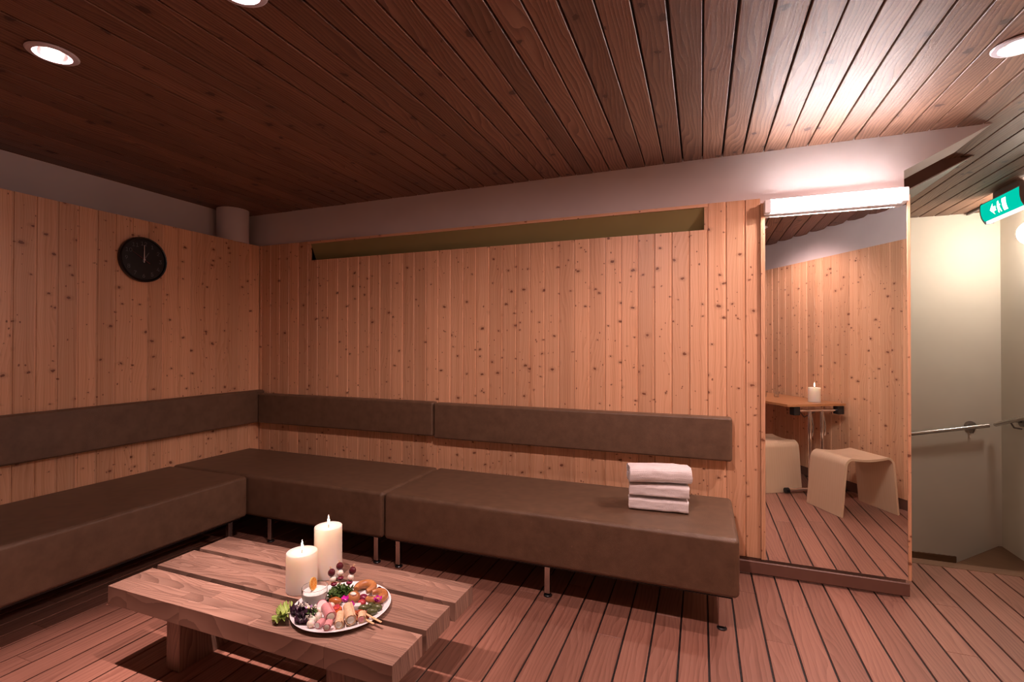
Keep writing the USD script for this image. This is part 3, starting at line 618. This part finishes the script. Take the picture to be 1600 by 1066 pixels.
PX, PY, PZ = -1.222, 1.447, TZ + 0.0004
PT = PZ + 0.0065                                     # the plate's eating surface
pt = thing('platter', 'round white platter of party food on the low table', 'plate', (PX, PY, PZ))
obj('dish', lathe([(0, 0), (0.098, 0), (0.103, 0.0015), (0.150, 0.0085), (0.1725, 0.0165), (0.174, 0.0185), (0.1725, 0.0195), (0.168, 0.0190), (0.146, 0.0125), (0.104, 0.0065), (0, 0.0065)], 72), 'ceramic', pt, smooth=30)
def zplate(x, y):
    r = math.hypot(x - PX, y - PY); return PZ + np.interp(r, [0, 0.104, 0.146, 0.168, 0.1725], [0.0065, 0.0065, 0.0125, 0.0190, 0.0195])
def rest(m, x, y, extra=0.0005):
    """drops a mesh (about the origin) onto the platter at x, y; returns the mesh with its base at 0 and the place."""
    v = np.array(m.vertices); lift = 0
    zs = np.array([zplate(x + a, y + b) for a, b in v[:, :2]]); lift = (zs - v[:, 2]).max()
    return (x, y, lift + extra)
GOLD = math.pi * (3 - 5 ** 0.5)
bow = thing('dip_bowl', 'small clear glass bowl of white dip on the platter', 'bowl', (-1.332, 1.430, 0))
bz = max(zplate(-1.332 + 0.03 * math.cos(a), 1.430 + 0.03 * math.sin(a)) for a in np.linspace(0, 6.28, 40)) + 0.0004
obj('bowl', mv(lathe([(0, 0), (0.030, 0), (0.040, 0.010), (0.0445, 0.030), (0.0455, 0.060), (0.0435, 0.060), (0.0425, 0.030), (0.038, 0.012), (0.028, 0.0045), (0, 0.004)], 48), 0, 0, bz), 'glass', bow, smooth=30)
v_ = lathe([(0, 0.0038), (0.0283, 0.0043), (0.0383, 0.0118), (0.0428, 0.030), (0.0431, 0.044), (0.035, 0.0455), (0.015, 0.047), (0, 0.048)], 48)
obj('dip', mv(v_, 0, 0, bz), 'cream_dip', bow, smooth=40, label='white creamy dip')
osl = thing('orange_slice', 'dried orange slice standing in the bowl of white dip', 'orange slice', (-1.338, 1.428, bz + 0.070), 0.0)
rim = trimesh.creation.annulus(0.0195, 0.0225, 0.004, sections=28); fl = trimesh.creation.cylinder(0.0194, 0.0034, sections=28)
T_ = lambda m: rotm(rotm(m, (1, 0, 0), 80), (0, 0, 1), 103)
obj('rind', T_(rim), 'orange_rind', osl, smooth=30); ff = obj('flesh', T_(fl), 'orange_flesh', osl, smooth=30)
for a in range(8):
    obj('membrane', T_(rotm(box(0.002, 0.0192, -0.0005, 0.0005, -0.0021, 0.0021), (0, 0, 1), a * 45 + 10)), 'orange_rind', ff)

def leaf_card(l, w, curl, rng, n=4):
    """one small curled leaf with a little thickness, pointing along +x from the origin"""
    s = np.linspace(0, 1, n + 1); wd = w * np.sin(np.pi * np.clip(s * 0.9 + 0.08, 0, 1)) ** 0.7
    top = []; 
    for i, t_ in enumerate(s):
        x = l * t_; z = curl * l * (t_ ** 2); top += [(x, -wd[i] / 2, z), (x, 0, z - wd[i] * 0.18), (x, wd[i] / 2, z)]
    top = np.array(top); k = 3; f = []
    for i in range(n):
        for j in range(2):
            a, b, c, d = i * k + j, i * k + j + 1, (i + 1) * k + j, (i + 1) * k + j + 1
            f += [(a, c, b), (b, c, d)]
    f = np.array(f); N_ = len(top); v = np.vstack([top, top - [0, 0, 0.0005]])
    return trimesh.Trimesh(v, np.vstack([f, f[:, ::-1] + N_]), process=False)
def leaf_bunch(n, rad, hgt, l, w, seed, up_=0.5):
    rng = random.Random(seed); ms = []
    for i in range(n):
        m = leaf_card(l * rng.uniform(0.7, 1.2), w * rng.uniform(0.7, 1.2), rng.uniform(-0.5, 0.5), rng)
        m = rotm(m, (1, 0, 0), rng.uniform(-50, 50)); m = rotm(m, (0, 1, 0), -rng.uniform(-10, 90) * up_); m = rotm(m, (0, 0, 1), rng.uniform(0, 360))
        r = rad * math.sqrt(rng.random()); a = rng.uniform(0, 2 * math.pi)
        ms.append(mv(m, r * math.cos(a), r * math.sin(a), hgt * rng.random() * (1 - 0.5 * r / rad)))
    return cat_(ms)
def frilly(rad, frill, waves, seed, sectors=72, rings=9, arc=2 * math.pi, lift=0.6):
    """a frilled lettuce leaf: a cup whose edge ripples"""
    v = []; rng = np.random.default_rng(seed); ph = rng.uniform(0, 6.28, 4)
    for i in range(rings + 1):
        q = i / rings
        for j in range(sectors + 1):
            a = arc * j / sectors - arc / 2
            rr = rad * q * (1 + 0.12 * math.sin(3 * a + ph[0]) * q)
            z = lift * rad * q ** 2.2 + frill * q ** 3 * (math.sin(waves * a + ph[1]) + 0.6 * math.sin(waves * 1.9 * a + ph[2]))
            v.append((rr * math.cos(a), rr * math.sin(a), z))
    f = []; k = sectors + 1
    for i in range(rings):
        for j in range(sectors): f += [(i * k + j, (i + 1) * k + j, i * k + j + 1), (i * k + j + 1, (i + 1) * k + j, (i + 1) * k + j + 1)]
    v = np.array(v); f = np.array(f); N_ = len(v)
    m = trimesh.Trimesh(np.vstack([v, v - [0, 0, 0.0006]]), np.vstack([f, f[:, ::-1] + N_]), process=False); return m
def food(name, label, cat, parts, x, y, group=None, extra=0.0005, z=None):
    """parts: (part name, mesh about the origin, material, label or None); the lowest point is set on the platter"""
    allm = cat_([p[1] for p in parts]); loc = rest(allm, x, y, extra)
    if z is not None: loc = (x, y, z)
    t = thing(name, label, cat, loc, 0, group)
    for p in parts: obj(p[0], p[1], p[2], t, smooth=p[4] if len(p) > 4 else 40, label=p[3] if len(p) > 3 else None)
    return t
pl_m = leaf_bunch(420, 0.039, 0.040, 0.018, 0.010, 5)
food('parsley_bunch', 'curly green parsley bunch at the back of the platter', 'parsley', [('foliage', pl_m, 'parsley_green', None, False), ('stem', tube([(0, 0, 0.002), (0.004, 0.002, 0.02)], 0.003), 'parsley_green')], -1.272, 1.498)
# skewers planted in the parsley
def skewer(label, x, y, z, lean, bx_, by_, bz_, col='grape_red'):
    g = np.array((x, y, z)); b = np.array((bx_, by_, bz_)); base = np.array((-1.270 + lean[0], 1.500 + lean[1], 0.331)); d = g - base; d /= np.linalg.norm(d)
    loc = base; t = thing('fruit_skewer', label, 'skewer', tuple(loc))
    obj('pick', tube([(0, 0, 0), (g - base) + d * 0.020], 0.0011, 6), 'pick_wood', t)
    kn = (g - base) + d * 0.020
    obj('knot', mv(rotm(trimesh.creation.torus(0.0032, 0.0009, major_sections=16, minor_sections=6), (1, 0, 0), 70), *kn), 'pick_wood', t, smooth=True)
    obj('grape', mv(blob(0.0135, 0.0, 1, 0, 3, (1, 1, 1.08)), *(g - base)), 'grape_red', t, smooth=True, label='dark red grape')
    q = (g - base) - d * 0.0245
    obj('cheese_ball', mv(blob(0.0122, 0.03, 2, 3, 3), *q), 'mozzarella', t, smooth=True, label='white cheese ball')
    obj('ham_fold', mv(blob(0.0105, 0.25, 6, 4, 3, (1.1, 1.1, 0.7)), *((g - base) - d * 0.043)), 'beetroot', t, smooth=True)
skewer('grape skewer leaning left out of the parsley', -1.3179, 1.5013, 0.415, (-0.024, 0.0), 0, 0, 0)
skewer('tallest grape skewer at the back of the parsley', -1.3140, 1.5420, 0.423, (-0.012, 0.016), 0, 0, 0)
skewer('grape skewer leaning right out of the parsley', -1.2551, 1.5446, 0.415, (0.010, 0.014), 0, 0, 0)

def ball(r, seed, sc=(1, 1, 1), amp=0.04): return blob(r, amp, 2.0, seed, 3, sc)
food('cherry_tomato', 'small orange tomato beside the bowl of dip', 'tomato', [('fruit', ball(0.0135, 1), 'tomato')], -1.3020, 1.4710) if False else food('cherry_tomato', 'small orange tomato beside the bowl of dip', 'tomato', [('fruit', ball(0.0125, 1), 'tomato')], -1.2830, 1.4660)
food('date', 'glossy brown date in front of the parsley', 'date', [('fruit', rotm(ball(0.0155, 2, (1.55, 1.0, 0.95)), (0, 0, 1), 20), 'date_brown')], -1.2560, 1.4510)
food('radish_slice', 'white radish slice with red rim leaning by the ham rolls', 'radish', [
    ('flesh', rotm(rotm(trimesh.creation.cylinder(0.0170, 0.0030, sections=28), (1, 0, 0), 62), (0, 0, 1), 50), 'radish_white'),
    ('skin', rotm(rotm(trimesh.creation.annulus(0.0171, 0.0188, 0.0031, sections=28), (1, 0, 0), 62), (0, 0, 1), 50), 'radish_skin')], -1.2770, 1.4080)
food('cherry_tomato', 'orange tomato cut open in the middle of the platter', 'tomato', [('fruit', ball(0.0175, 4, (1, 1, 0.85)), 'tomato'),
    ('cut_face', mv(rotm(lathe([(0, 0), (0.0115, 0), (0.0122, 0.0012), (0, 0.0022)], 24), (1, 0, 0), 22), 0, -0.0040, 0.0125), 'tomato_flesh', 'dark red cut face')], -1.2070, 1.4040)
for i, (x, y, r) in enumerate(((-1.2479, 1.4200, 0.0130), (-1.2680, 1.3800, 0.0128), (-1.2420, 1.3490, 0.0140), (-1.2400, 1.3190, 0.0135), (-1.2250, 1.2965, 0.0125))):
    food('mozzarella_ball', ['white cheese ball nearest the cut tomato', 'white cheese ball under the radish slice', 'white cheese ball left of the large ham roll', 'white cheese ball second from the front rim', 'white cheese ball nearest the front rim of the platter'][i],
         'cheese', [('ball', ball(r, 20 + i), 'mozzarella')], x, y, 'white cheese balls on the platter')
def rolled(p0, p1, r, th, fill, turns=1.4, seed=0):
    p0, p1 = np.array(p0, float), np.array(p1, float); d = p1 - p0; l = np.linalg.norm(d)
    a = np.linspace(0, turns * 2 * math.pi, 60); rr = r - th * 0.5 - th * 1.25 * (1 - a / a[-1]) * turns
    ls = sg.LineString(np.stack([rr * np.cos(a), rr * np.sin(a)], 1)).buffer(th / 2, cap_style=1).simplify(0.0002)
    e = trimesh.creation.extrude_polygon(ls, l, engine='earcut'); v = np.array(e.vertices); v[:, 2] -= l / 2
    v[:, :2] *= (1 + 0.07 * np.sin(v[:, 2] * 180 + seed))[:, None]
    e = trimesh.Trimesh(v, e.faces, process=False)
    fl_ = mv(lathe([(0, 0), (r - th * 2.3, 0), (r - th * 2.1, 0.001), (r - th * 2.3, l * 0.97 + 0.001), (0, l * 0.97 + 0.004)], 18), 0, 0, -l * 0.485)
    M_ = trimesh.geometry.align_vectors((0, 0, 1), d / l)
    for m in (e, fl_): m.apply_transform(M_)
    return e, fl_
def roll(name, label, cat, p0, p1, r, th, mats, seed, group=None, extra=0.0005):
    c = (np.array(p0) + np.array(p1)) / 2; d = np.array(p1) - np.array(p0)
    a, b = rolled((-d[0] / 2, -d[1] / 2, d[2] / 2 * -1), (d[0] / 2, d[1] / 2, d[2] / 2), r, th, mats[1], seed=seed)
    food(name, label, cat, [('wrap', a, mats[0], None, 30), ('filling', b, mats[1], 'pale filling', 30)], c[0], c[1], group, extra)
roll('ham_roll', 'largest pink ham roll with pale filling', 'ham roll', (-1.2359, 1.3805, 0.0), (-1.1760, 1.3370, 0.0), 0.0185, 0.0024, ('ham', 'mozzarella'), 1, None, 0.012)
roll('ham_roll', 'small pink ham roll behind the front rim, left of the other small roll', 'ham roll', (-1.2010, 1.3260, 0), (-1.1990, 1.2990, 0), 0.0138, 0.0022, ('ham', 'mozzarella'), 2)
roll('ham_roll', 'small pink ham roll on the front rim below the largest roll', 'ham roll', (-1.1680, 1.3190, 0), (-1.1545, 1.2930, 0), 0.0138, 0.0022, ('ham', 'mozzarella'), 3)
roll('tortilla_wrap', 'tortilla wrap lying between the ham and the upright wrap', 'wrap', (-1.1687, 1.3760, 0), (-1.1280, 1.3200, 0), 0.0165, 0.0026, ('tortilla', 'mozzarella'), 4)
roll('tortilla_wrap', 'largest pale tortilla wrap in front of the magenta flower', 'wrap', (-1.1690, 1.4150, 0), (-1.1030, 1.3500, 0), 0.0185, 0.0026, ('tortilla', 'mozzarella'), 5, None, 0.004)
roll('tortilla_wrap', 'short tortilla wrap near the wooden sticks', 'wrap', (-1.1000, 1.4040, 0), (-1.0790, 1.3750, 0), 0.0145, 0.0024, ('tortilla', 'ham'), 6)
on_ = cat_([ball(0.0235, 31, (1.05, 1, 0.85), 0.08)])
food('stuffed_onion', 'browned onion beside the parsley', 'onion', [('onion', on_, 'pastry'), ('top', mv(ball(0.009, 33, (1.4, 1, 0.6), 0.2), 0.004, -0.008, 0.0165), 'mozzarella', 'pale soft top')], -1.2060, 1.4920)
def ring_pastry(R, r, a0, a1, seed):
    a = np.radians(np.linspace(a0, a1, 26)); s = np.linspace(0, 1, 26)
    return tube(np.stack([R * np.cos(a), R * np.sin(a), np.zeros(26)], 1), r * (0.55 + 0.45 * np.sin(np.pi * s)) , 14)
food('pastry_crescent', 'golden curved pastry at the back rim of the platter', 'pastry', [('crust', ring_pastry(0.031, 0.0165, -40, 225, 1), 'pastry', None, 60)], -1.2090, 1.5590)
food('pastry_crescent', 'golden curved pastry under the magenta flower on the right', 'pastry', [('crust', ring_pastry(0.031, 0.0165, -120, 150, 2), 'pastry', None, 60)], -1.1320, 1.5220)
food('grape', 'dark red grape on the rim behind the pastries', 'grape', [('berry', rotm(ball(0.0105, 41, (1.25, 1, 1)), (0, 0, 1), -40), 'grape_red')], -1.1540, 1.5760)
def orchid(seed, s=1.0):
    ps = []
    for i in range(5):
        m = leaf_card(0.019 * s, 0.016 * s, 0.25, None, 5); ps.append(rotm(rotm(m, (0, 1, 0), -25 - 8 * (i % 2)), (0, 0, 1), i * 72 + seed * 31))
    return cat_(ps)
for i, (x, y, z, lb) in enumerate(((-1.2005, 1.4370, 0.3590, 'magenta orchid flower leaning on the tomato'), (-1.1650, 1.4250, 0.3500, 'magenta orchid flower above the tallest wrap'), (-1.0960, 1.4890, 0.3530, 'magenta orchid flower on the pastry at the right rim'))):
    t = food('orchid_flower', lb, 'flower', [('petal', rotm(leaf_card(0.021, 0.017, 0.25, None, 5), (0, 0, 1), 0), 'orchid')][:0] + [('petal', rotm(rotm(leaf_card(0.021, 0.018, 0.3, None, 5), (0, 1, 0), -30 - 9 * (q % 2)), (0, 0, 1), q * 72 + i * 31), 'orchid', None, False) for q in range(5)] +
             [('eye', mv(blob(0.0035, 0, 1, 0, 2), 0, 0, 0.004), 'orchid_eye', 'pale centre')], x, y, None, 0.0005, z)
food('feta_cube', 'greyish white cheese piece among the pickles', 'cheese', [('piece', rotm(rbox(-0.015, 0.015, -0.012, 0.012, -0.010, 0.010, 0.005, 6), (0, 0, 1), 30), 'feta')], -1.1640, 1.4560)
for i, (x, y, a, l) in enumerate(((-1.1330, 1.4560, 25, 1.6), (-1.1180, 1.4810, 75, 1.5), (-1.0850, 1.4680, 10, 1.7), (-1.0840, 1.4400, 30, 1.6))):
    food('pickle', ['dark green pickle next to the white cheese piece', 'dark green pickle standing in front of the pastry', 'dark green pickle nearest the right rim', 'paler green pickle above the wooden sticks'][i], 'pickle',
         [('fruit', rotm(ball(0.0122, 50 + i, (l, 1, 0.95)), (0, 0, 1), a), 'pickle')], x, y)
rs = []
rg = random.Random(8)
for i in range(110):
    b = ball(rg.uniform(0.003, 0.0055), i, (rg.uniform(1, 1.8), 1, rg.uniform(0.5, 1)), 0.1); b = trimesh.Trimesh(*[np.array(q) for q in (b.vertices, b.faces)], process=False)
    b = blob(rg.uniform(0.003, 0.0055), 0.1, 2, i, 1, (rg.uniform(1, 1.8), 1, rg.uniform(0.5, 1)))
    r = 0.034 * math.sqrt(rg.random()); a = rg.uniform(0, 6.28); rs.append(mv(rotm(b, (0, 0, 1), rg.uniform(0, 180)), r * math.cos(a), r * math.sin(a) * 0.8, rg.random() * 0.018 * (1 - r / 0.04)))
rs = cat_(rs); loc = rest(rs, -1.118, 1.4170)
tag(obj('sun_dried_tomatoes', mv(rs, *loc), 'sun_dried', smooth=True), 'heap of chopped dark red dried tomato on the platter', 'dried tomato', kind='stuff')
food('tomato_half', 'small red tomato half between onion and pickles', 'tomato', [('half', ball(0.0145, 61, (1.1, 0.9, 0.8)), 'tomato_flesh')], -1.1620, 1.4830)
food('beetroot_piece', 'dark beetroot piece between the onion and the pastry', 'beetroot', [('piece', ball(0.0145, 62, (1.2, 1, 0.8), 0.1), 'beetroot')], -1.1800, 1.5150)
for lb, p0, p1 in (('flat wooden stick reaching over the right rim, the longer one', (-1.1036, 1.4160, 0.3490), (-1.0134, 1.3960, 0.3440)), ('flat wooden stick on the rim, the shorter one nearer the camera', (-1.0860, 1.3930, 0.3450), (-1.0340, 1.3815, 0.3420))):
    p0, p1 = np.array(p0), np.array(p1); c = (p0 + p1) / 2; d = p1 - p0; l = np.linalg.norm(d); s_ = box(-l / 2, l / 2, -0.004, 0.004, -0.0012, 0.0012, 0.0005)
    s_ = rotm(s_, (0, 1, 0), -math.degrees(math.asin(d[2] / l))); s_ = rotm(s_, (0, 0, 1), math.degrees(math.atan2(d[1], d[0])))
    t = thing('wooden_stick', lb, 'stick', tuple(c)); obj('stick', s_, 'pick_wood', t)
lt = thing('lettuce_leaf', 'frilly pale green lettuce leaf hanging over the left rim of the platter', 'lettuce', (-1.352, 1.3240, 0.342), math.radians(215))
lm = rotm(frilly(0.046, 0.0075, 11, 3, arc=math.radians(210), lift=0.15), (0, 1, 0), 14); 
obj('leaf', lm, 'lettuce_green', lt, smooth=60); obj('leaf', mv(rotm(frilly(0.036, 0.0065, 13, 5, arc=math.radians(190), lift=0.5), (0, 1, 0), 2), 0.002, 0.002, 0.006), 'lettuce_green', lt, smooth=60)
obj('rib', tube([(-0.01, 0, 0.003), (0.016, 0.001, 0.0015), (0.036, 0.002, -0.004)], [0.003, 0.002, 0.0008], 8), 'lettuce_rib', lt, smooth=True)
for i, (x, y, rz, R) in enumerate(((-1.3000, 1.3420, 40, 0.034), (-1.3300, 1.3480, 170, 0.030), (-1.2700, 1.3180, -40, 0.032))):
    m = cat_([frilly(R, 0.0065, 12, 70 + i, arc=math.radians(230), lift=0.7), mv(rotm(frilly(R * 0.75, 0.006, 10, 80 + i, arc=math.radians(230), lift=0.9), (0, 0, 1), 120), 0, 0, 0.005)])
    food('purple_lettuce', ['dark purple lettuce leaf under the violet flower', 'dark purple lettuce leaf next to the green lettuce', 'dark purple lettuce leaf nearest the front rim'][i], 'lettuce', [('leaf', rotm(m, (0, 0, 1), rz), 'purple_leaf', None, 60)], x, y)
food('violet_flower', 'violet and white flower on the dark lettuce', 'flower', [('petal', rotm(rotm(leaf_card(0.015, 0.014, 0.3, None, 5), (0, 1, 0), -20), (0, 0, 1), q * 72), 'petal_violet' if q % 2 else 'petal_white', None, False) for q in range(5)] + [('eye', mv(blob(0.003, 0, 1, 0, 2), 0, 0, 0.003), 'orange_rind')], -1.2870, 1.3530, None, 0, 0.357)
for i, (x, y, z) in enumerate(((-1.3300, 1.3560, 0.355), (-1.2480, 1.3120, 0.353), (-1.2700, 1.3640, 0.358), (-1.3100, 1.3640, 0.359))):
    food('white_blossom', ['tiny white blossoms on the dark lettuce near the green leaf', 'tiny white blossoms on the dark lettuce near the cheese balls', 'tiny white blossoms between the violet flower and the radish', 'tiny white blossoms in front of the dip bowl'][i], 'flower',
         [('petals', leaf_bunch(16, 0.010, 0.006, 0.009, 0.007, 90 + i), 'petal_white', None, False)], x, y, None, 0, z)
food('green_sprig', 'small green sprig on the dark lettuce', 'herb', [('foliage', leaf_bunch(40, 0.014, 0.012, 0.011, 0.006, 97), 'parsley_green', None, False)], -1.2620, 1.3420, None, 0, 0.352)
